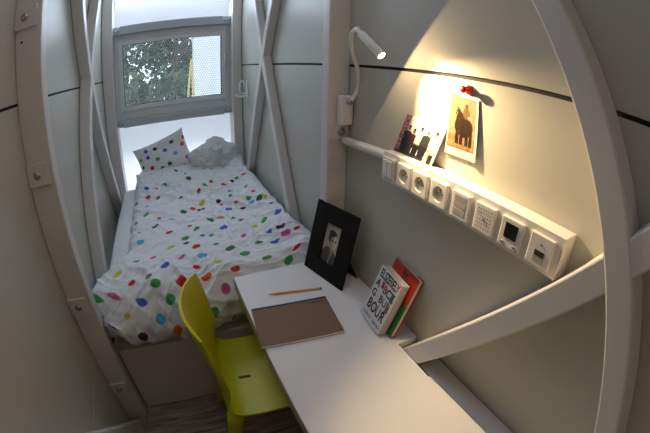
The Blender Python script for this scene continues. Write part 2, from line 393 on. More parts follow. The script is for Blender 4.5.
# ------------------------------------------------------------------ outside
gd = box('ground_outside', -14, 14, 3.6, 30, -2.2, -2.0, 'soil', None, bev=0); struct(gd); gd.name = 'floor_outside'
def tree(x, y, h, r, label, leafm, seed, n=2200, lean=0.0):
    rnd = random.Random(seed)
    t = empty('tree', (x, y, -2.0), label, 'tree', 'trees outside the window')
    bm = bmesh.new()
    bm_tube(bm, catmull([(0, 0, 0), (0.05+lean*.3, 0, h*0.3), (-0.04+lean*.6, 0.05, h*0.6), (0.06+lean, 0, h*0.93)], 5), [0.16-0.13*i/15 for i in range(16)], 8)
    for k in range(9):
        a = rnd.uniform(0, 2*PI); z0 = h*rnd.uniform(0.3, 0.75); L = r*rnd.uniform(0.6, 1.0)
        bm_tube(bm, catmull([(lean*z0/h, 0, z0), (lean*z0/h+math.cos(a)*L*0.4, math.sin(a)*L*0.4, z0+0.35), (lean*z0/h+math.cos(a)*L, math.sin(a)*L, z0+rnd.uniform(0.6, 1.1))], 4), [0.05-0.005*i for i in range(9)], 6)
    link('trunk', bm, 'bark', t, True)
    bm = bmesh.new()
    cl = [(rnd.gauss(0, r*0.45)+lean*0.6, rnd.gauss(0, r*0.4), h*rnd.uniform(0.35, 1.02), rnd.uniform(0.25, 0.55)) for _ in range(30)]
    for i in range(n):
        c = rnd.choice(cl); p = Vector((c[0]+rnd.gauss(0, c[3]*0.6), c[1]+rnd.gauss(0, c[3]*0.6), c[2]+rnd.gauss(0, c[3]*0.5)))
        d = Vector((rnd.gauss(0, 1), rnd.gauss(0, 1), rnd.gauss(0, 1))).normalized(); e = d.orthogonal().normalized()*0.06; L = rnd.uniform(0.10, 0.17)
        q = [bm.verts.new(p), bm.verts.new(p+d*L*0.5+e), bm.verts.new(p+d*L), bm.verts.new(p+d*L*0.5-e)]; bm.faces.new(q)
    o = link('foliage', bm, leafm, t)
    return t
tree(-1.1, 10.5, 6.2, 1.3, 'slim leafy tree seen through the left of the window', 'leaf2', 3, 2600)
tree(0.15, 8.9, 5.4, 1.0, 'dense green tree seen through the middle of the window', 'leaf', 4, 4200, 0.2)
tree(-0.5, 7.4, 3.3, 0.8, 'low green bush seen through the bottom of the window', 'leaf', 5, 4200)
tree(0.75, 11.5, 6.4, 1.0, 'tall green tree just left of the white building outside', 'leaf2', 8, 3600, -0.1)
tube_ = bmesh.new(); bm_tube(tube_, catmull([(0, 0, 0), (0.04, 0, 1.8), (-0.02, 0, 2.9), (0.05, 0, 3.7)], 5), [0.035]*6+[0.03]*5+[0.018]*5, 8)
bm_tube(tube_, [(0, 0, 2.7), (0.07, 0, 3.2), (0.06, 0, 3.75)], 0.02, 8)
o = link('bare_sapling', tube_, 'straw', None, True, loc=(0.385, 5.7, -2.0)); tag(o, 'dry yellow forked stem outside the window', 'sapling')
o = box('neighbouring_building', 0.515, 4.0, 6.1, 6.4, -2, 6, 'render', None, bev=0.02); tag(o, 'plain white building wall outside at the right of the window', 'building')

# ------------------------------------------------------------------ bed
bed = empty('platform_bed', (0.11, 2.25, 0), 'white boxed platform bed built between the side walls', 'bed')
box('front_board', -0.433-0.11, 0.672-0.11, 1.27-2.25, 1.29-2.25, 0.0, 0.428, 'board', bed, bev=0.002)
box('base_box', -0.543-0.11, 0.672-0.11, 1.292-2.25, 3.055-2.25, 0.0, 0.425, 'board', bed, bev=0.002)
box('lid', -0.433-0.11, 0.672-0.11, 1.262-2.25, 3.05-2.25, 0.431, 0.452, 'board', bed, bev=0.003)

def fbm(x, y, z=0.0): return noise.noise(Vector((x, y, z)))
def folds(x, y, s=0.0):
    """crease height field: long soft folds with sharp crests, gathered in patches"""
    wx = x+0.07*fbm(x*3, y*3, 3.1+s)+0.02*fbm(x*9, y*9, 5.1+s); wy = y+0.07*fbm(x*3, y*3, 8.2+s)+0.02*fbm(x*9, y*9, 6.2+s)
    h = 0
    for ang, fl, fa, amp, zz in ((0.85, 1.6, 9.0, 1.1, 1.0), (0.45, 2.4, 15.0, 0.75, 5.0), (1.25, 2.4, 20.0, 0.5, 9.0), (-0.6, 2.2, 13.0, 0.45, 12.0), (2.4, 4.0, 30.0, 0.25, 15.0)):
        c, s_ = math.cos(ang), math.sin(ang)
        a = (c*wx+s_*wy)*fl; b = (-s_*wx+c*wy)*fa
        n = max(0, 1-abs(fbm(a, b, zz+s))*3.2)
        g = max(0.0, min(1.0, 0.45+1.5*fbm(x*2.6, y*2.6, zz*3+s)))
        h += amp*n**1.6*g
    h += 0.9*fbm(x*4.1, y*4.1, s+2)+0.30*fbm(x*22, y*22, s)
    return h

# mattress with loose sheet
def mat_fn(u, v):
    # cross-section wraps from left bottom, over the top, to right bottom
    y = lerp(1.266, 3.05, v)-0.012*math.sin(PI*min(1, max(0, (u-0.1)*1.3)))*smoothstep(0.03, 0, v)
    pts = [(-0.455, 0.455), (-0.462, 0.50), (-0.465, 0.57), (-0.445, 0.625), (-0.38, 0.64), (-0.25, 0.63), (0.1, 0.62), (0.45, 0.62), (0.575, 0.605), (0.585, 0.55), (0.585, 0.455)]
    k = u*(len(pts)-1); i = min(int(k), len(pts)-2); f = k-i
    x, z = lerp(pts[i][0], pts[i+1][0], f), lerp(pts[i][1], pts[i+1][1], f)
    e = smoothstep(0, 0.05, v)*smoothstep(1, 0.97, v)
    z = lerp(0.455+(z-0.455)*0.55, z, e)
    w = 0.006*folds(x*1.6, y*1.2, 20)
    if 0.15 < u < 0.85: z += w*0.9
    elif z > 0.47: x += w*0.5+0.003
    return (x, y, z)
mt_ = grid('mattress', mat_fn, 60, 150, 'linen')
bmm = bmesh.new(); bmm.from_mesh(mt_.data)
be = [e for e in bmm.edges if e.is_boundary]
bmesh.ops.holes_fill(bmm, edges=be, sides=0); bmm.to_mesh(mt_.data); bmm.free()
for p in mt_.data.polygons: p.use_smooth = True
tag(mt_, 'plain white mattress with a loose sheet, bare along the left wall', 'mattress')

# duvet
DUVET_DOTS = []  # filled below: (u, v, colour index, radius)
PATH = [(3.15, 0.68), (3.09, 0.765), (2.75, 0.73), (2.2, 0.70), (1.8, 0.72), (1.5, 0.735), (1.34, 0.725), (1.26, 0.69), (1.218, 0.64), (1.205, 0.585), (1.215, 0.535), (1.245, 0.512)]
PC = catmull([(0, p[0], p[1]) for p in PATH], 10)
PL = [0.0]
for a, b in zip(PC, PC[1:]): PL.append(PL[-1]+(b-a).length)
LEN = PL[-1]
def path_at(v):
    s = v*LEN
    lo, hi = 0, len(PL)-1
    while hi-lo > 1:
        m_ = (lo+hi)//2
        if PL[m_] <= s: lo = m_
        else: hi = m_
    f = (s-PL[lo])/(PL[hi]-PL[lo]); f = max(0, min(1, f))
    p = PC[lo].lerp(PC[hi], f); t_ = (PC[hi]-PC[lo]).normalized()
    return p.y, p.z, Vector((0, -t_.z, t_.y))*-1   # normal: up on the top, toward the camera on the front
def duvet_x(u, y, z):
    xl = lerp(-0.335, -0.515, smoothstep(1.78, 1.40, y)) 
    if y < 1.34: xl = lerp(-0.428, xl, smoothstep(1.265, 1.34, y))
    xl += 0.012*fbm(y*9, 1.0)
    xr = 0.655-0.066*max(math.exp(-((y-1.71)/0.11)**2)*0.75, math.exp(-((y-2.74)/0.13)**2)*0.75, smoothstep(1.36, 1.28, y), smoothstep(2.95, 3.05, y))
    return lerp(xl, xr, u), xl, xr
def duvet_base(u, v):
    y, z, n = path_at(v)
    # by the desk the front hangs further back
    x, xl, xr = duvet_x(u, y, z)
    pull = smoothstep(0.0, 0.18, x)
    if y < 1.40: y = y+pull*0.075*smoothstep(1.40, 1.24, y)
    dl = x-xl; dr = xr-x
    e = min(1, dl/0.07); el = math.sqrt(max(0, 1-(1-e)**2))
    e = min(1, dr/0.10); er = math.sqrt(max(0, 1-(1-e)**2))
    k = el*er
    front = smoothstep(0.66, 0.58, z) if n.z < 0.6 else 0.0
    zt = z-0.0
    if n.z > 0.3:
        zr = 0.69+0.085*smoothstep(0.655, 0.60, xr)          # bunched up against the wall on the right
        z = lerp(0.625 if dl < dr else zr, z, k)
        z += 0.045*smoothstep(0.20, 0.06, dr)*smoothstep(0.0, 0.03, dr)
    else: y = y+0.03*(1-k)
    if y < 1.3: z += 0.11*smoothstep(-0.30, -0.43, x)*smoothstep(0.66, 0.56, z)
    # puffiness
    puff = 0.020*math.sin(PI*min(1, max(0, u)))*smoothstep(2.9, 2.2, y)
    return Vector((x, y, z))+n*puff*k, n, k
def duvet_fn(u, v):
    p, n, k = duvet_base(u, v)
    s = v*LEN
    h = folds(p.x, s*0.9, 0)
    amp = 0.021*(0.35+0.65*k)
    q = p+n*((h-0.5)*amp+0.016*fbm(p.x*5.5, s*5.5, 31)*k)
    # horizontal crinkles near the head
    q += n*0.024*smoothstep(2.0, 2.7, p.y)*fbm(p.x*8, s*20, 4)
    q.x = min(q.x, 0.668)
    return tuple(q)
PAL = [(0.55, 0.02, 0.02), (0.06, 0.30, 0.07), (0.05, 0.14, 0.52), (0.10, 0.42, 0.68), (0.62, 0.56, 0.04), (0.52, 0.10, 0.25), (0.05, 0.015, 0.05), (0.62, 0.10, 0.02), (0.03, 0.16, 0.06), (0.55, 0.24, 0.08)]
WHITE = (0.76, 0.77, 0.79)
#DOTS_BEGIN  (along, down, palette colour, radius) of every printed dot, in the cloth's own coordinates
DUVET_DOTS = [(0.727, 0.319, 0, 0.0205), (0.521, 0.352, 0, 0.0139), (0.382, 0.39, 6, 0.0205), (0.318, 0.233, 1, 0.0139), (0.494, 0.206, 8, 0.0205), (0.309, 0.394, 0, 0.0139), (0.382, 0.494, 8, 0.0205), (0.285, 0.533, 3, 0.0205), (0.515, 0.456, 4, 0.0205), (0.448, 0.483, 7, 0.0205), (0.497, 0.5, 6, 0.0205), (0.576, 0.433, 2, 0.0205), (0.633, 0.465, 6, 0.0205), (0.636, 0.488, 0, 0.0139), (0.745, 0.388, 2, 0.0205), (0.727, 0.425, 1, 0.0139), (0.739, 0.508, 7, 0.0205), (0.752, 0.548, 6, 0.0205), (0.664, 0.538, 2, 0.0205), (0.836, 0.481, 1, 0.0205), (0.833, 0.508, 3, 0.0205), (0.885, 0.513, 8, 0.0205), (0.924, 0.523, 4, 0.0139), (0.93, 0.577, 6, 0.0139), (0.942, 0.675, 2, 0.0205), (0.533, 0.594, 8, 0.0205), (0.597, 0.59, 9, 0.0205), (0.667, 0.612, 1, 0.0205), (0.709, 0.64, 0, 0.0139), (0.606, 0.663, 2, 0.0205), (0.855, 0.673, 1, 0.0205), (0.797, 0.679, 4, 0.0139), (0.885, 0.742, 6, 0.0205), (0.827, 0.74, 2, 0.0139), (0.882, 0.779, 5, 0.0205), (0.933, 0.783, 0, 0.0139), (0.827, 0.785, 2, 0.0205), (0.706, 0.723, 5, 0.0139), (0.442, 0.644, 1, 0.0205), (0.382, 0.679, 1, 0.0205), (0.397, 0.708, 6, 0.0139), (0.488, 0.688, 2, 0.0139), (0.539, 0.69, 1, 0.0139), (0.276, 0.629, 0, 0.0205), (0.312, 0.713, 4, 0.0205), (0.461, 0.746, 0, 0.0205), (0.558, 0.752, 1, 0.0139), (0.624, 0.783, 8, 0.0205), (0.682, 0.81, 1, 0.0205), (0.758, 0.769, 8, 0.0205), (0.894, 0.865, 0, 0.0205), (0.758, 0.852, 1, 0.0205), (0.879, 0.898, 1, 0.0205), (0.409, 0.787, 5, 0.0139), (0.503, 0.798, 3, 0.0205), (0.564, 0.835, 4, 0.0139), (0.348, 0.812, 2, 0.0205), (0.476, 0.837, 0, 0.0139), (0.636, 0.883, 0, 0.0205), (0.512, 0.875, 7, 0.0205), (0.409, 0.873, 0, 0.0205), (0.567, 0.919, 5, 0.0205), (0.021, 0.812, 2, 0.0205), (0.048, 0.869, 1, 0.0205), (0.121, 0.871, 5, 0.0205), (0.13, 0.8, 4, 0.0205), (0.206, 0.846, 0, 0.0139), (0.179, 0.762, 8, 0.0139), (0.248, 0.75, 5, 0.0139), (0.039, 0.69, 8, 0.0139), (0.194, 0.894, 2, 0.0205), (0.112, 0.917, 4, 0.0139), (0.036, 0.958, 2, 0.0205), (0.158, 0.963, 6, 0.0205), (0.309, 0.867, 1, 0.0205), (0.279, 0.844, 1, 0.0139), (0.258, 0.933, 3, 0.0205), (0.321, 0.902, 1, 0.0205), (0.318, 0.96, 7, 0.0205), (0.491, 0.946, 1, 0.0205), (0.588, 0.987, 6, 0.0205), (0.179, 0.046, 0, 0.0205), (0.148, 0.102, 3, 0.0205), (0.07, 0.181, 4, 0.0139), (0.124, 0.244, 2, 0.0205), (0.045, 0.221, 2, 0.0139), (0.212, 0.244, 0, 0.0139), (0.127, 0.302, 0, 0.0205), (0.042, 0.333, 1, 0.0139), (0.124, 0.379, 3, 0.0139), (0.124, 0.462, 1, 0.0205), (0.052, 0.498, 0, 0.0139), (0.191, 0.571, 8, 0.0205), (0.082, 0.581, 1, 0.0139), (0.094, 0.638, 3, 0.0205), (0.212, 0.346, 1, 0.0139), (0.212, 0.506, 0, 0.0139), (0.282, 0.221, 1, 0.0205), (0.458, 0.146, 2, 0.0139), (0.248, 0.144, 3, 0.0139), (0.376, 0.119, 8, 0.0139), (0.688, 0.154, 4, 0.0139), (0.576, 0.333, 1, 0.0139), (0.636, 0.294, 0, 0.0139), (0.512, 0.362, 1, 0.0139), (0.906, 0.285, 7, 0.0205), (0.845, 0.29, 1, 0.0139), (0.803, 0.294, 6, 0.0139), (0.864, 0.381, 1, 0.0139), (0.882, 0.448, 0, 0.0139), (0.4, 0.615, 0, 0.0139), (0.615, 0.365, 4, 0.0139)]
PILLOW_DOTS = [(1.0, 0.73, 0, 0.019), (0.933, 0.57, 7, 0.019), (1.0, 0.36, 4, 0.019), (0.747, 0.39, 3, 0.019), (0.58, 0.59, 2, 0.019), (0.747, 0.74, 8, 0.019), (0.407, 0.76, 6, 0.019), (0.92, 0.18, 5, 0.019), (0.933, 0.0, 0, 0.019), (0.573, 0.18, 8, 0.019), (0.393, 0.44, 1, 0.019), (0.22, 0.61, 2, 0.019), (0.227, 0.81, 2, 0.019), (0.233, 0.29, 0, 0.019), (0.067, 0.64, 1, 0.0129), (0.06, 0.43, 6, 0.0129), (0.42, 0.15, 1, 0.019)]
#DOTS_END
def dot_colour(dots, du, dv, nm=0.0):
    """returns a function of u,v giving the printed colour; du,dv: metres per unit u,v"""
    cell = 0.06; H = {}
    for (u, v, c, r) in dots:
        H.setdefault((int(u*du/cell), int(v*dv/cell)), []).append((u*du, v*dv, c, r))
    def f(u, v):
        a, b = u*du, v*dv; ia, ib = int(a/cell), int(b/cell)
        for i in (ia-1, ia, ia+1):
            for j in (ib-1, ib, ib+1):
                for (x, y, c, r) in H.get((i, j), ()):
                    dx, dy = a-x, b-y
                    d = math.hypot(dx, dy)*(1+0.07*math.sin(2*math.atan2(dy, dx)+x*60))
                    if d < r: return PAL[c]
                    if d < r+0.003: return mixc(PAL[c], WHITE, (d-r)/0.003)
        return WHITE
    return f
dv_ = grid('duvet', duvet_fn, 330, 520, 'dots', None, dot_colour(DUVET_DOTS, 1.0, LEN))
tag(dv_, 'crumpled white duvet with multicoloured dots spread over the bed', 'duvet')

# pillow leaning against the end wall
PW, PH, PT = 0.51, 0.35, 0.12
def pillow_fn(side):
    def f(u, v):
        a, b = 2*u-1, 2*v-1
        pin = 1-0.10*(1-a*a)*1.0; pin2 = 1-0.09*(1-b*b)
        x = a*PW/2*(1-0.09*(1-b*b)); y = b*PH/2*(1-0.13*(1-a*a))
        t = max(0, (1-a*a))**0.55*max(0, (1-b*b))**0.55
        z = side*(PT/2*t+0.002*(1-max(abs(a), abs(b))))
        z += side*0.009*t**0.3*(folds(x*1.6, y*1.6, 40)-0.5) if t > 0 else 0
        return (x, y, z)
    return f
pl = empty('pillow', (-0.06, 3.02, 0.80), 'white pillow with multicoloured dots leaning below the window', 'pillow')
f1 = grid('pillow_front', pillow_fn(1), 150, 100, 'dots', None, dot_colour(PILLOW_DOTS, PW, PH))
f2 = grid('pillow_back', pillow_fn(-1), 60, 40, 'dots', None, lambda u, v: WHITE)
# join both halves into the one pillow case
bmj = bmesh.new(); bmj.from_mesh(f1.data); nb = len(bmj.verts); bmj.from_mesh(f2.data)
bpy.data.objects.remove(f1); bpy.data.objects.remove(f2)
me = bpy.data.meshes.new('pillow'); bmj.to_mesh(me); bmj.free(); me.materials.clear(); me.materials.append(M['dots'])
for p in me.polygons: p.use_smooth = True
bpy.data.objects.remove(pl)
pl = bpy.data.objects.new('pillow', me); COL.objects.link(pl)
tag(pl, 'white pillow with multicoloured dots leaning below the window', 'pillow')
pl.matrix_world = Matrix.Translation((-0.06, 3.155, 0.85)) @ Matrix.Rotation(math.radians(-17), 4, 'Y') @ Matrix.Rotation(math.radians(62), 4, 'X')

# bunched plain blanket at the head, right
def blob(name, c, rx, ry, rz, m, seed, amp):
    bm = bmesh.new(); bmesh.ops.create_icosphere(bm, subdivisions=6, radius=1)
    for v in bm.verts:
        p = v.co.copy(); q = Vector((p.x*rx, p.y*ry, max(p.z, -0.35)*rz))
        h = folds(p.x*rx*1.3+p.z*0.2, p.y*ry*1.3+p.z*0.3, seed)
        lump = fbm(p.x*1.6, p.y*1.6, p.z*1.6+seed)
        v.co = q+p*(amp*(h-0.4)+0.06*lump+0.012*fbm(p.x*3, p.y*3, p.z*3+seed))
        v.co.x += c[0]; v.co.y += c[1]; v.co.z += c[2]
        v.co.x = min(v.co.x, 0.586)
    return link(name, bm, m, None, True)
bk = blob('blanket', (0.40, 3.00, 0.775), 0.215, 0.13, 0.185, 'blanket', 60, 0.030)
tag(bk, 'pale grey fleece blanket bunched up beside the pillow', 'blanket')

# ------------------------------------------------------------------ desk and ledge
DZ = 0.75
dk = empty('desk', (0.39, 0.2, 0), 'long white desk with a notched corner fixed along the right wall', 'desk')
def poly_slab(name, pts, z0, z1, m, parent, off=(0, 0), bev=0.0015):
    bm = bmesh.new(); bm_prism(bm, [(x-off[0], y-off[1], z0) for x, y in pts], (0, 0, z1-z0))
    bmesh.ops.bevel(bm, geom=bm.edges[:], offset=bev, segments=2, profile=0.5, affect='EDGES')
    return link(name, bm, m, parent)
poly_slab('desk_top', [(0.186, 1.25), (0.585, 1.25), (0.585, 1.197), (0.672, 1.197), (0.672, 0.642), (0.590, 0.642), (0.590, 0.47), (0.601, 0.47), (0.601, -1.3), (0.186, -1.3)], DZ-0.055, DZ, 'desk', dk, (0.39, 0.2))
box('edge_band', 0.1842-0.39, 0.1858-0.39, -1.3-0.2, 1.249-0.2, DZ-0.054, DZ-0.001, 'edge', dk, bev=0.0005)
box('support_panel', 0.36-0.39, 0.585-0.39, 1.205-0.2, 1.225-0.2, 0, DZ-0.057, 'desk', dk)
box('support_panel', 0.20-0.39, 0.585-0.39, -1.29-0.2, -1.27-0.2, 0, DZ-0.057, 'desk', dk)
lg = box('wall_ledge', 0.603, 0.673, -1.55, 0.532, 0.690, 0.745, 'steel', None, bev=0.003); struct(lg); lg.name = 'trim_1'

# ------------------------------------------------------------------ chair
def make_chair():
    W2 = 0.215
    t = empty('lime_chair', (0.052, 0.985, 0), 'lime green moulded plastic chair pushed under the white desk', 'chair', rz=math.radians(-5.0))
    PR = catmull([(0.42, 0, 0.425), (0.40, 0, 0.452), (0.33, 0, 0.458), (0.2, 0, 0.450), (0.08, 0, 0.444), (0.015, 0, 0.452), (-0.02, 0, 0.485), (-0.035, 0, 0.55), (-0.055, 0, 0.66), (-0.08, 0, 0.77), (-0.10, 0, 0.865)], 8)
    n = len(PR)-1
    def shell(j0, j1, name, nw=36):
        def halfw(j):
            z = PR[j].z; s = smoothstep(0.45, 0.52, z)
            w = lerp(0.218, 0.205, s) - 0.012*smoothstep(0.7, 0.87, z)
            if j < 6: w -= 0.02*(1-j/6)**2
            return w
        def pt(i, j, off=0.0):
            a = 2*i/nw-1; p = PR[j]; z = p.z; s = smoothstep(0.46, 0.62, z)
            x = p.x+0.060*s*a*a*(0.75+0.25*smoothstep(0.6, 0.86, z)); y = a*halfw(j)
            zz = z+0.012*(1-s)*a*a if z < 0.5 else z
            zz -= 0.012*smoothstep(0.8, 0.865, z)*a**4
            tg = (PR[min(j+1, n)]-PR[max(j-1, 0)]).normalized(); nn = Vector((tg.z, 0, -tg.x))
            v = Vector((x, y, zz)); return v+nn*off*1.0
        bm = bmesh.new(); L = []
        for off in (0.0, -0.011):
            L.append([[bm.verts.new(pt(i, j, off)) for i in range(nw+1)] for j in range(j0, j1+1)])
        A, B = L; J = j1-j0
        for j in range(J):
            for i in range(nw):
                bm.faces.new((A[j][i], A[j][i+1], A[j+1][i+1], A[j+1][i])); bm.faces.new((B[j][i], B[j+1][i], B[j+1][i+1], B[j][i+1]))
        bm.edges.ensure_lookup_table()
        # close every open rim between the two skins
        pair = {}
        for j in range(J+1):
            for i in range(nw+1): pair[A[j][i]] = B[j][i]
        for e in [e for e in bm.edges if e.is_boundary and e.verts[0] in pair and e.verts[1] in pair]:
            a, b = e.verts
            try: bm.faces.new((a, b, pair[b], pair[a]))
            except ValueError: pass
        for v in [v for v in bm.verts if not v.link_faces]: bm.verts.remove(v)
        o = link(name, bm, 'lime', t, True)
        if name == 'seat':      # carry slot
            cb = bmesh.new(); ring_ = [(0.068+0.018*(1 if math.cos(q) > 0 else -1)+0.008*math.cos(q), -0.012+0.008*math.sin(q)) for q in [PI/16+2*PI*k/16 for k in range(16)]]
            bm_prism(cb, [(x_, y_, 0.40) for x_, y_ in ring_], (0, 0, 0.1)); cut(o, cb)
            for p_ in o.data.polygons: p_.use_smooth = True
        md = o.modifiers.new('b', 'EDGE_SPLIT'); md.split_angle = math.radians(50)
        return o
    js = next(j for j in range(n) if PR[j].z > 0.47 and PR[j].x < 0)
    shell(0, js, 'seat'); shell(js, n, 'backrest')
    for sx, sy in ((0, -1), (0, 1), (1, -1), (1, 1)):
        top = Vector((-0.005 if sx == 0 else 0.36, sy*0.190, 0.45)); bot = Vector((-0.085 if sx == 0 else 0.40, sy*0.205, 0.0))
        bm = bmesh.new(); K = 8; prev = None
        for k in range(K+1):
            s = k/K; c = top.lerp(bot, s); wx = lerp(0.034, 0.017, s); wy = lerp(0.024, 0.013, s)
            r_ = [bm.verts.new(c+Vector((wx*math.copysign(abs(math.cos(a))**0.5, math.cos(a)), wy*math.copysign(abs(math.sin(a))**0.5, math.sin(a)), 0))) for a in [2*PI*q/16 for q in range(16)]]
            if k == 0:
                for v in r_: v.co.z = 0.438
            if prev:
                for q in range(16): bm.faces.new((prev[q], prev[(q+1) % 16], r_[(q+1) % 16], r_[q]))
            else: bm.faces.new(r_)
            prev = r_
        bm.faces.new(prev[::-1]); link('leg', bm, 'lime', t, True)
    return t
make_chair()

# ------------------------------------------------------------------ things on the desk
# notebook
nbk = empty('notebook', (0.33, 0.895, DZ), 'brown kraft notebook with a dark blue taped spine lying on the desk', 'notebook')
NB = [(0.173, 0.806), (0.458, 0.773), (0.483, 0.978), (0.198, 1.009)]
nc = Vector((0.33, 0.895))
def nq(s, t_):
    a = Vector(NB[0]).lerp(Vector(NB[1]), s); b = Vector(NB[3]).lerp(Vector(NB[2]), s); return a.lerp(b, t_)-nc
def slab_q(name, s0, s1, t0, t1, z0, z1, m, bev=0.0008):
    bm = bmesh.new(); P = [nq(s0, t0), nq(s1, t0), nq(s1, t1), nq(s0, t1)]
    bm_prism(bm, [(p.x, p.y, z0) for p in P], (0, 0, z1-z0)); bmesh.ops.bevel(bm, geom=bm.edges[:], offset=bev, segments=1, affect='EDGES')
    return link(name, bm, m, nbk)
slab_q('page_block', 0.004, 0.996, 0.002, 0.985, 0.0012, 0.0075, 'whitepaper')
slab_q('cover', 0, 1, 0.012, 1.0, 0.0077, 0.0098, 'kraft'); slab_q('back_cover', 0, 1, 0.0, 1.0, 0.0, 0.0012, 'kraft', 0.0003)
slab_q('spine_tape', 0, 1, 0.950, 1.004, 0.0004, 0.0103, 'navy')
c_ = nq(0.86, 0.885); ang = math.atan2(NB[1][1]-NB[0][1], NB[1][0]-NB[0][0])
text('cover_print', 'ARTECO', 0.017, 'ink', nbk, Matrix.Translation((c_.x, c_.y, 0.0099)) @ Matrix.Rotation(ang, 4, 'Z'), 0.0001)
# pencil
pc = empty('pencil', (0.39, 1.0585, DZ+0.0045), 'orange pencil lying on the desk beyond the notebook', 'pencil', rz=math.atan2(1.038-1.079, 0.494-0.286))
RY = Matrix.Rotation(PI/2, 4, 'Y')
def lath(name, prof, n, m, parent, mtx, smooth=True):
    bm = bmesh.new(); bm_lathe(bm, prof, n, mtx); return link(name, bm, m, parent, smooth)
lath('shaft', [(0.0042, -0.085), (0.0042, 0.088)], 6, 'pencil', pc, RY, False)
lath('sharpened_wood', [(0.0014, -0.101), (0.0041, -0.085)], 12, 'wood', pc, RY)
lath('lead_tip', [(0.0003, -0.106), (0.0014, -0.101)], 10, 'lead', pc, RY)
lath('ferrule', [(0.0042, 0.088), (0.0043, 0.100)], 14, 'brass', pc, RY)
lath('end_cap', [(0.004, 0.100), (0.004, 0.105), (0.002, 0.1065)], 14, 'lead', pc, RY)

# photo frame: bottom edge from B0 to B1 on the desk, leaning back
fb0 = Vector((0.502, 1.229, DZ))
fdir = Vector((math.sin(0.243), -math.cos(0.243), 0)); FW = 0.243
FRAME_H = 0.303
back = Vector((-fdir.y, fdir.x, 0))            # horizontal, away from the viewer
if back.x < 0: back = -back
tilt = 0.258
fup = (Vector((0, 0, 1))*math.cos(tilt)+back*math.sin(tilt)).normalized()
fn = fdir.cross(fup).normalized()
if fn.dot(Vector((0, 0, 1.6))-fb0) < 0: fn = -fn
frm = empty('photo_frame', tuple(fb0), 'black photo frame with a black and white portrait standing on the desk', 'picture frame')
def fbox(name, a0, a1, b0, b1, c0, c1, m, parent, bev=0.0015, rounded=False):
    """a along width, b up, c toward the viewer"""
    bm = bmesh.new(); bm_box(bm, a0, a1, b0, b1, c0, c1, bev)
    for v in bm.verts: v.co = fdir*v.co.x+fup*v.co.y+fn*v.co.z
    return link(name, bm, m, parent)
bm = bmesh.new()
w0, w1, h0, h1 = FW*0.325, FW*0.69, FRAME_H*0.225, FRAME_H*0.765
for a in ((0, w0, 0, FRAME_H), (w1, FW, 0, FRAME_H), (w0, w1, 0, h0), (w0, w1, h1, FRAME_H)): bm_box(bm, a[0], a[1], a[2], a[3], -0.006, 0.003)
bmesh.ops.remove_doubles(bm, verts=bm.verts, dist=1e-5)
for v in bm.verts: v.co = fdir*v.co.x+fup*v.co.y+fn*v.co.z
link('frame_border', bm, 'black', frm)
fbox('backing_board', 0.002, FW-0.002, 0.002, FRAME_H-0.002, -0.009, -0.0062, 'black', frm)
def ell(u, v, cx, cy, rx, ry): return ((u-cx)/rx)**2+((v-cy)/ry)**2
def portrait(u, v):
    cu, cv = min(u, 1-u)*(w1-w0), min(v, 1-v)*(h1-h0); rr = 0.014
    if cu < rr and cv < rr and math.hypot(rr-cu, rr-cv) > rr: return (0.012, 0.010, 0.010)
    n_ = fbm(u*14, v*14, 3)*0.03
    c = (0.46+n_, 0.40+n_, 0.33+n_)                        # backdrop
    if v > 0.8 and u < 0.45: c = mixc(c, (0.25, 0.2, 0.16), 0.5)
    sh = 0.36-0.9*max(0, abs(u-0.46)-0.18)**1.3
    if v < sh+0.05: c = (0.055, 0.05, 0.045)               # jacket
    if v < 0.42 and abs(u-(0.60+0.25*(v-0.2))) < 0.10*(0.35+v*1.2): c = (0.42, 0.38, 0.33)   # shirt
    if v < 0.30 and abs(u-0.60) < 0.03: c = (0.09, 0.08, 0.07)
    if ell(u, v, 0.60, 0.42, 0.13, 0.12) < 1: c = (0.24, 0.20, 0.17)
    if ell(u, v, 0.53, 0.68, 0.285, 0.175) < 1: c = (0.03, 0.025, 0.022)   # hair
    if ell(u, v, 0.64, 0.58, 0.235, 0.185) < 1:
        c = mixc((0.24, 0.20, 0.17), (0.66, 0.59, 0.50), smoothstep(0.42, 0.72, u))
        if ell(u, v, 0.56, 0.60, 0.055, 0.02) < 1 or ell(u, v, 0.75, 0.59, 0.05, 0.02) < 1: c = (0.04, 0.035, 0.03)
        if ell(u, v, 0.565, 0.635, 0.07, 0.012) < 1 or ell(u, v, 0.76, 0.625, 0.06, 0.012) < 1: c = (0.06, 0.05, 0.045)
        if ell(u, v, 0.67, 0.475, 0.07, 0.012) < 1: c = (0.12, 0.09, 0.08)
        if abs(u-0.62-0.1*(0.6-v)) < 0.018 and 0.52 < v < 0.6: c = mixc(c, (0.1, 0.08, 0.07), 0.6)
    if v > 0.68 and ell(u, v, 0.47, 0.775, 0.23, 0.085) < 1: c = (0.03, 0.025, 0.022)
    return c
def pic(name, o, du, dvv, nx, ny, colfn, m, parent, curl=None):
    return grid(name, lambda u, v: tuple(o+du*u+dvv*v+(curl(u, v) if curl else Vector())), nx, ny, m, parent, colfn)
m_ = 0.0005
pic('portrait_print', fdir*(w0-m_)+fup*(h0-m_)-fn*0.004, fdir*(w1-w0+2*m_), fup*(h1-h0+2*m_), 70, 120, portrait, 'print', frm)
# easel strut behind
foot = back*0.112+fdir*(FW*0.78); topp = fup*(FRAME_H*0.62)+fdir*(FW*0.55)-fn*0.0135
bm = bmesh.new(); a = foot-fdir*0.035; b = foot+fdir*0.03; c = topp+fdir*0.014; d = topp-fdir*0.014
bm_prism(bm, [a, b, c, d], (b-a).cross(c-b).normalized()*0.004)
zmin = min(v.co.z for v in bm.verts)
for v in bm.verts:
    if v.co.z < 0.01: v.co.z = 0.0
link('easel_strut', bm, 'black', frm)

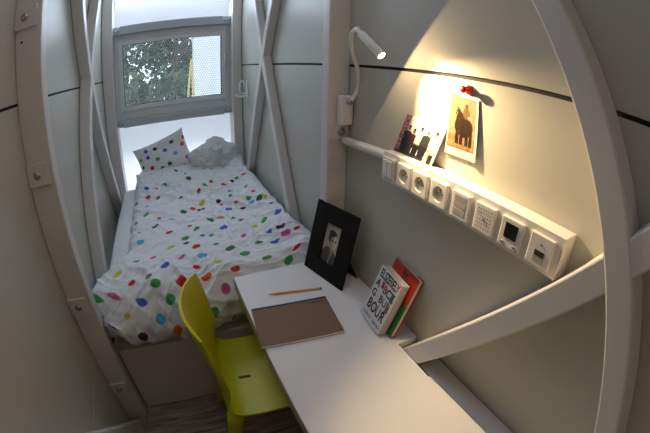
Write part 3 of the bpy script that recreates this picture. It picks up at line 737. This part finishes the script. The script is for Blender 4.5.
# books leaning on the wall
def book(name, P, D, H_, T, coverm, pages, label, lean, extra):
    """P: near-left bottom point; D: unit vector along the width (spine to fore-edge); lean tilts the book toward the wall"""
    t = empty(name, P, label, 'book', 'two books leaning on the wall')
    D = Vector(D).normalized(); B = Vector((D.y, -D.x, 0))
    if B.x < 0: B = -B
    U = (Vector((0, 0, 1))*math.cos(lean)+B*math.sin(lean)).normalized(); Nn = D.cross(U).normalized()
    if Nn.x > 0: Nn = -Nn                      # toward the room
    return t, D, U, Nn
def obox(name, t, D, U, Nn, a0, a1, b0, b1, c0, c1, m, bev=0.0008):
    bm = bmesh.new(); bm_box(bm, a0, a1, b0, b1, c0, c1, bev, 1)
    for v in bm.verts: v.co = D*v.co.x+U*v.co.y+Nn*v.co.z
    return link(name, bm, m, t)
lean = 0.345
# white book
BW, BH, BT = 0.136, 0.202, 0.030
t, D, U, Nn = book('book', (0.559, 0.838, DZ+0.0104), (-0.10, -1, 0), BH, BT, None, None, 'thick white hardback with rows of block letters, in front of the red book', lean, None)
wb = t
obox('front_cover', t, D, U, Nn, 0, BW, 0, BH, -0.0025, 0, 'cover')
obox('back_cover', t, D, U, Nn, 0, BW, 0, BH, -BT, -BT+0.0025, 'cover')
obox('spine', t, D, U, Nn, -0.0028, 0.0004, 0, BH, -BT, 0, 'cover')
pg = obox('page_block', t, D, U, Nn, 0.001, BW-0.003, 0.003, BH-0.004, -BT+0.0026, -0.0026, 'paper')
obox('headband', t, D, U, Nn, 0.001, BW-0.03, BH-0.0039, BH-0.001, -0.006, -0.003, 'redcover', 0.0004)
basis = Matrix((( D.x, U.x, Nn.x, 0), (D.y, U.y, Nn.y, 0), (D.z, U.z, Nn.z, 0), (0, 0, 0, 1)))
def ctext(t, s, a, b, size, m, sx=1.0):
    o = text('cover_lettering', s, size, m, t, basis @ Matrix.Translation((a, b, 0.0002)), 0.0002, sx, 0.028); return o
row = lambda s, b, size, ms, sx=1.0, a0=0.008, a1=0.128: [ctext(wb, ch, lerp(a0, a1, (i+0.5)/len(s)), b, size, ms[i % len(ms)], sx) for i, ch in enumerate(s) if ch != ' ']
row('ELSZEBELY', 0.178, 0.042, ['ink', 'ink', 'blueink', 'ink', 'ink', 'brownink', 'ink', 'ink', 'redink'], 0.62)
row('A BCZ', 0.140, 0.040, ['ink', 'ink', 'redink', 'ink', 'blueink'], 0.95)
row('G BUR', 0.102, 0.038, ['ink', 'ink', 'ink', 'blueink', 'brownink'], 0.95)
row('BOUR', 0.058, 0.054, ['ink', 'ink', 'brownink', 'ink'], 0.75)
row('SERGE SMART', 0.018, 0.0135, ['ink'], 0.9)
for a, b, w_, h_, mm in ((0.048, 0.148, 0.016, 0.026, 'redink'), (0.117, 0.136, 0.017, 0.030, 'blueink'), (0.117, 0.094, 0.017, 0.030, 'brownink')):
    obox('colour_block', wb, D, U, Nn, a-w_/2, a+w_/2, b-h_/2, b+h_/2, 0.0, 0.0003, mm, 0.0001)
# red book behind, a little taller, with a green lower cover band
BW2, BH2, BT2 = 0.148, 0.231, 0.020
t2, D, U, Nn = book('book', (0.5925, 0.822, DZ+0.007), (-0.10, -1, 0), BH2, BT2, None, None, 'red and green hardback with black script, leaning on the wall behind the white book', lean, None)
obox('front_cover', t2, D, U, Nn, 0, BW2, 0.13, BH2, -0.0022, 0, 'redcover')
obox('lower_front_cover', t2, D, U, Nn, 0, BW2, 0, 0.1298, -0.0022, 0, 'green')
obox('back_cover', t2, D, U, Nn, 0, BW2+0.001, 0, BH2, -BT2, -BT2+0.0025, 'redcover')
obox('spine', t2, D, U, Nn, -0.0028, 0.0004, 0, BH2, -BT2, 0, 'redcover')
obox('page_block', t2, D, U, Nn, 0.001, BW2-0.003, 0.003, BH2-0.004, -BT2+0.0026, -0.0023, 'paper')
obox('orange_corner', t2, D, U, Nn, 0.001, 0.035, 0.165, 0.20, 0.0, 0.0003, 'orange_red', 0.0001)
ctext(t2, 'Sur', 0.075, 0.214, 0.024, 'ink'); ctext(t2, 'Grect', 0.095, 0.193, 0.026, 'ink')

# ------------------------------------------------------------------ socket box on the right wall
X0, YA, YB_, ZA, ZB = 0.622, 0.237, 0.876, 1.244, 1.336
sb = empty('socket_rail', (0.65, 0.558, 1.29), 'long white wall box with a row of sockets, switches and a thermostat', 'socket box')
def L(x, y, z): return (x-0.65, y-0.558, z-1.29)
def lbox(name, x0, x1, y0, y1, z0, z1, m, parent=sb, bev=0.0015, seg=2):
    a = L(x0, y0, z0); b = L(x1, y1, z1); return box(name, a[0], b[0], a[1], b[1], a[2], b[2], m, parent, bev, seg)
lbox('housing', X0, XR-0.001, YA+0.004, YB_, ZA, ZB, 'plastic')
lbox('end_cap', X0-0.001, XR-0.001, YA, YA+0.004, ZA-0.001, ZB+0.001, 'plastic')
def plate(yc, hw=0.0315, hh=0.034, name='cover_plate'):
    return lbox(name, X0-0.009, X0, yc-hw, yc+hw, 1.289-hh, 1.289+hh, 'plastic', bev=0.003)
yc = [0.838, 0.760, 0.688, 0.611, 0.530, 0.450, 0.369, 0.287]
# double switch
p = plate(yc[0]); p.name = 'double_switch'
for s in (-1, 1): lbox('rocker', X0-0.013, X0-0.008, yc[0]+s*0.0125-0.0115, yc[0]+s*0.0125+0.0115, 1.263, 1.315, 'plastic', p, 0.0015)
# three sockets with earth pin
for k in (1, 2, 3):
    p = plate(yc[k]); p.name = 'power_socket'
    RX = Matrix.Rotation(-PI/2, 4, 'Y')
    cb = bmesh.new(); bm_lathe(cb, [(0.0, -0.0085), (0.0195, -0.0085), (0.0215, 0.004), (0.0, 0.004)], 40, Matrix.Translation(L(X0-0.009, yc[k], 1.289)) @ RX); cut(p, cb)
    bm = bmesh.new(); bm_lathe(bm, [(0.0, -0.0084), (0.0190, -0.0084), (0.0190, -0.0078), (0.0, -0.0078)], 32, Matrix.Translation(L(X0-0.009, yc[k], 1.289)) @ RX)
    c = link('socket_cup', bm, 'plastic2', p)
    for dz in (-1, 1):
        bm = bmesh.new(); bm_lathe(bm, [(0, -0.008), (0.0022, -0.008), (0.0022, -0.0074), (0, -0.0074)], 12, Matrix.Translation(L(X0-0.009, yc[k]+dz*0.0095, 1.289)) @ Matrix.Rotation(-PI/2, 4, 'Y')); link('socket_hole', bm, 'hole', c)
    bm = bmesh.new(); bm_lathe(bm, [(0, -0.008), (0.0024, -0.008), (0.0024, 0.0), (0.001, 0.001), (0, 0.001)], 12, Matrix.Translation(L(X0-0.009, yc[k]-0.001, 1.300)) @ Matrix.Rotation(-PI/2, 4, 'Y')); link('earth_pin', bm, 'bolt', c, True)
# triple push buttons
p = plate(yc[4]); p.name = 'button_panel'
for j in range(3): lbox('button', X0-0.0096, X0-0.0085, yc[4]-0.020, yc[4]+0.020, 1.2655+j*0.0172, 1.2805+j*0.0172, 'button', p, 0.001)
# speaker grille
p = plate(yc[5]); p.name = 'buzzer_grille'
bm = bmesh.new()
for i in range(6):
    for j in range(6):
        bm_lathe(bm, [(0, 0), (0.0013, 0), (0.0013, 0.0005), (0, 0.0005)], 8, Matrix.Translation(L(X0-0.009, yc[5]+(i-2.5)*0.0078, 1.289+(j-2.5)*0.0086)) @ Matrix.Rotation(-PI/2, 4, 'Y'))
link('grille_holes', bm, 'hole', p)
bm = bmesh.new(); bm_lathe(bm, [(0, 0), (0.003, 0), (0.003, 0.001), (0.0015, 0.0015)], 12, Matrix.Translation(L(X0-0.009, yc[5], 1.289)) @ Matrix.Rotation(-PI/2, 4, 'Y')); link('centre_screw', bm, 'bolt', p)
# thermostat with dark display
p = plate(yc[6]); p.name = 'thermostat'
lbox('display', X0-0.0102, X0-0.0085, yc[6]-0.0175, yc[6]+0.0175, 1.278, 1.312, 'dark', p, 0.0006)
for dy in (-0.017, 0.017): lbox('button', X0-0.012, X0-0.0088, yc[6]+dy-0.004, yc[6]+dy+0.004, 1.262, 1.268, 'bolt', p, 0.001)
# data outlet
p = plate(yc[7]); p.name = 'data_outlet'
lbox('shutter_recess', X0-0.0098, X0-0.0085, yc[7]-0.015, yc[7]+0.013, 1.266, 1.290, 'button', p, 0.0008)
lbox('port_opening', X0-0.0103, X0-0.0088, yc[7]-0.014, yc[7]+0.012, 1.279, 1.290, 'hole', p, 0.0003)
lbox('small_lamp', X0-0.0103, X0-0.0088, yc[7]-0.003, yc[7]+0.001, 1.302, 1.305, 'hole', p, 0.0003)

# trunking tube from the post to the box
tr = tube('cable_conduit', catmull([(0.655, 1.198, 1.298), (0.652, 1.10, 1.302), (0.650, 1.0, 1.308), (0.650, 0.878, 1.312)], 6), 0.0165, 'trunking', None, 16)
tag(tr, 'off-white cable conduit from the steel post to the socket box', 'conduit')

# red magnet
mg = bmesh.new(); bm_lathe(mg, [(0, 0), (0.012, 0), (0.0125, 0.004), (0.0085, 0.010), (0.0055, 0.015), (0.0085, 0.019), (0.0095, 0.024), (0.007, 0.027), (0, 0.0275)], 20, Matrix.Translation((XR, 0.600, 1.560)) @ Matrix.Rotation(-PI/2, 4, 'Y'))
o = link('red_magnet', mg, 'magnet', None, True); tag(o, 'small red knob magnet on the wall above the sepia photograph', 'magnet')

# sepia photograph on the wall
def wallp(y, z, x=XR-0.003): return Vector((x, y, z))
SP = dict(tl=wallp(0.662, 1.549), tr=wallp(0.563, 1.539), br=wallp(0.546, 1.386), bl=wallp(0.661, 1.383))
def sepia(u, v):
    # u across left to right, v up
    if u < 0.03 or u > 0.92 or v < 0.13 or v > 0.965: return (0.72, 0.66, 0.52)
    n_ = fbm(u*9, v*12, 7)*0.10+fbm(u*30, v*36, 2)*0.04
    c = (0.52+n_, 0.40+n_, 0.22+n_)
    if v < 0.35: c = (0.42+n_*1.5, 0.30+n_*1.4, 0.15+n_)
    e = min(u-0.03, 0.92-u, v-0.13, 0.965-v)
    if e < 0.03: c = mixc((0.16, 0.10, 0.04), c, e/0.03)
    # dark draught animal seen from the front with a rider
    dark = (0.045+n_*0.3, 0.022+n_*0.2, 0.010)
    if ell(u, v, 0.53, 0.50, 0.30, 0.17) < 1 or ell(u, v, 0.40, 0.60, 0.13, 0.13) < 1: c = dark
    for lx, lw in ((0.34, 0.055), (0.47, 0.05), (0.64, 0.05), (0.77, 0.05)):
        if abs(u-lx) < lw and 0.20 < v < 0.5: c = dark
    if ell(u, v, 0.36, 0.72, 0.05, 0.05) < 1: c = dark
    if abs(u-0.27-(v-0.7)*0.5) < 0.02 and 0.66 < v < 0.80: c = dark
    if ell(u, v, 0.60, 0.72, 0.12, 0.09) < 1: c = (0.22, 0.14, 0.07)
    if ell(u, v, 0.60, 0.835, 0.055, 0.04) < 1: c = (0.14, 0.08, 0.04)
    if ell(u, v, 0.72, 0.66, 0.08, 0.03) < 1: c = (0.62, 0.52, 0.33)
    return tuple(max(0.004, (q*0.62 if q < 0.6 else q*0.8)) for q in (c[0], c[1]*0.92, c[2]*0.8))
def quad_fn(q, curl=None):
    return lambda u, v: tuple((q['bl'].lerp(q['br'], u)).lerp(q['tl'].lerp(q['tr'], u), v)+(curl(u, v) if curl else Vector()))
sp = grid('sepia_photograph', quad_fn(SP, lambda u, v: Vector((-0.004*smoothstep(0.75, 1.0, u)*(1-v)-0.003*(1-v)**2, 0, 0))), 80, 120, 'print', None, sepia)
md = sp.modifiers.new('paper', 'SOLIDIFY'); md.thickness = 0.0006
tag(sp, 'sepia photograph of a rider on a dark animal pinned to the wall', 'photograph')
# group photo standing on the box
GP = dict(bl=Vector((0.652, 0.868, 1.3365)), br=Vector((0.652, 0.690, 1.3365)), tl=Vector((0.672, 0.838, 1.456)), tr=Vector((0.672, 0.663, 1.447)))
def group_pic(u, v):
    n_ = fbm(u*12, v*12, 5)*0.05
    c = mixc((0.62, 0.60, 0.58), (0.82, 0.80, 0.76), smoothstep(0.1, 0.5, u))
    if u < 0.16: c = (0.30, 0.10, 0.10) if fbm(u*26, v*16, 3) > 0 else (0.42, 0.38, 0.38)
    if v < 0.10: c = (0.12, 0.10, 0.09) if u < 0.75 else (0.6, 0.55, 0.48)
    P = ((0.20, 0.72, 0.11, (0.03, 0.03, 0.035), (0.02, 0.02, 0.025)), (0.34, 0.68, 0.10, (0.12, 0.03, 0.03), (0.05, 0.05, 0.06)),
         (0.50, 0.78, 0.09, (0.70, 0.66, 0.60), (0.03, 0.03, 0.03)), (0.67, 0.76, 0.115, (0.06, 0.07, 0.06), (0.03, 0.03, 0.04)), (0.86, 0.80, 0.10, (0.76, 0.70, 0.60), (0.60, 0.52, 0.42)))
    for (x, h_, w_, top, leg) in P:
        taper = w_*(0.72+0.28*smoothstep(0.1, 0.5, v))*(1+0.10*fbm(v*9, x*20))
        if abs(u-x) < taper and 0.04 < v < h_-0.15: c = mixc(leg, top, smoothstep(0.32, 0.40, v)); c = mixc(c, (0.02, 0.02, 0.02), 0.35*max(0, fbm(u*30, v*14, 9))*2)
        if ell(u, v, x, h_-0.15, w_*0.85, 0.055) < 1: c = top
        if ell(u, v, x, h_-0.03, 0.034, 0.058) < 1: c = (0.34, 0.19, 0.12)
        if ell(u, v, x, h_+0.015, 0.036, 0.034) < 1 and x != 0.67: c = (0.03, 0.025, 0.02)
    if abs(u-0.90) < 0.05 and v < 0.25: c = (0.04, 0.03, 0.03)
    return tuple(max(0.004, (q+n_*0.3)*(0.45 if q < 0.4 else 0.85)) for q in c)
gp = grid('group_photograph', quad_fn(GP), 110, 80, 'print', None, group_pic)
md = gp.modifiers.new('paper', 'SOLIDIFY'); md.thickness = 0.0007
tag(gp, 'colour photograph of five standing people propped on top of the socket box', 'photograph')

# ------------------------------------------------------------------ reading lamp on the post
rl = empty('reading_lamp', (0.648, 1.18, 1.415), 'white gooseneck reading lamp, lit, on the right steel post', 'lamp')
def RLc(p): return Vector(p)-rl.location
a = RLc((0.622, 1.160, 1.362)); b = RLc((0.672, 1.1965, 1.474))
bs = box('lamp_base', a.x, b.x, a.y, b.y, a.z, b.z, 'lampwhite', rl, bev=0.004)
lens = Vector((0.565, 0.830, 1.6255)); ax = Vector((0.22, -0.74, -0.64)).normalized()
hs = lens-ax*0.105
neck = catmull([RLc(p) for p in ((0.650, 1.150, 1.450), (0.676, 1.145, 1.491), (0.677, 1.135, 1.53), (0.66, 1.12, 1.583), (0.631, 1.1, 1.626), (0.603, 1.07, 1.671), (0.586, 1.035, 1.703), (0.575, 0.985, 1.714), tuple(hs-ax*0.014), tuple(hs+ax*0.004))], 8)
tube('gooseneck', neck, 0.0072, 'lampwhite', rl, 12)
lath('neck_joint', [(0, -0.012), (0.009, -0.012), (0.0105, -0.004), (0.0105, 0.006), (0.007, 0.012), (0, 0.012)], 16, 'bolt', rl, Matrix.Translation(RLc((0.650, 1.150, 1.452))) @ Matrix.Rotation(PI/2, 4, 'X'))
rotm = ax.to_track_quat('Z', 'Y').to_matrix().to_4x4()
mth = Matrix.Translation(RLc(hs)) @ rotm
hd = lath('lamp_head', [(0.004, -0.004), (0.010, 0.0), (0.0125, 0.004), (0.0125, 0.105), (0.0112, 0.105), (0.0108, 0.101), (0, 0.101)], 28, 'lampwhite', rl, mth)
md = hd.modifiers.new('e', 'EDGE_SPLIT'); md.split_angle = math.radians(40)
lath('led_lens', [(0, 0.1012), (0.0102, 0.1012), (0.0098, 0.1030), (0, 0.1034)], 24, 'led', hd, mth)
sl = bpy.data.lights.new('lamp_light', 'SPOT'); sl.energy = 38.0; sl.color = (1.0, 0.70, 0.36); sl.spot_size = math.radians(174); sl.spot_blend = 0.04; sl.shadow_soft_size = 0.007
# the LED's own beam: a strong core and a weak wide spill
sl.use_nodes = True; nt = sl.node_tree; em = nt.nodes['Emission']
tc = nt.nodes.new('ShaderNodeTexCoord'); sx = nt.nodes.new('ShaderNodeSeparateXYZ'); ab = nt.nodes.new('ShaderNodeMath'); ab.operation = 'ABSOLUTE'
mr = nt.nodes.new('ShaderNodeMapRange'); mr.interpolation_type = 'SMOOTHSTEP'
for i_, v_ in ((1, 0.68), (2, 0.98), (3, 0.032), (4, 1.0)): mr.inputs[i_].default_value = v_
nt.links.new(tc.outputs['Normal'], sx.inputs[0]); nt.links.new(sx.outputs[2], ab.inputs[0]); nt.links.new(ab.outputs[0], mr.inputs[0]); nt.links.new(mr.outputs[0], em.inputs['Strength'])
so = bpy.data.objects.new('lamp_light', sl); COL.objects.link(so); so.parent = rl
so.matrix_local = Matrix.Translation(RLc(lens+ax*0.004)) @ (-ax).to_track_quat('Z', 'Y').to_matrix().to_4x4()

# ------------------------------------------------------------------ double hook by the window
hk = empty('wall_hook', (0.668, 2.86, 1.39), 'small white metal double hook on the right wall near the window', 'hook')
box('hook_plate', -0.002, 0.006, -0.02, 0.02, -0.07, 0.07, 'lampwhite', hk, bev=0.002)
tube('upper_prong', catmull([(0, 0, -0.03), (-0.045, 0, -0.035), (-0.062, 0.0, 0.01), (-0.055, 0, 0.055), (-0.03, 0, 0.07), (-0.018, 0, 0.05)], 6), 0.0065, 'lampwhite', hk, 10)
tube('lower_prong', catmull([(0, 0.005, -0.055), (-0.05, 0.02, -0.065), (-0.08, 0.03, -0.055), (-0.085, 0.035, -0.035)], 6), 0.0065, 'lampwhite', hk, 10)
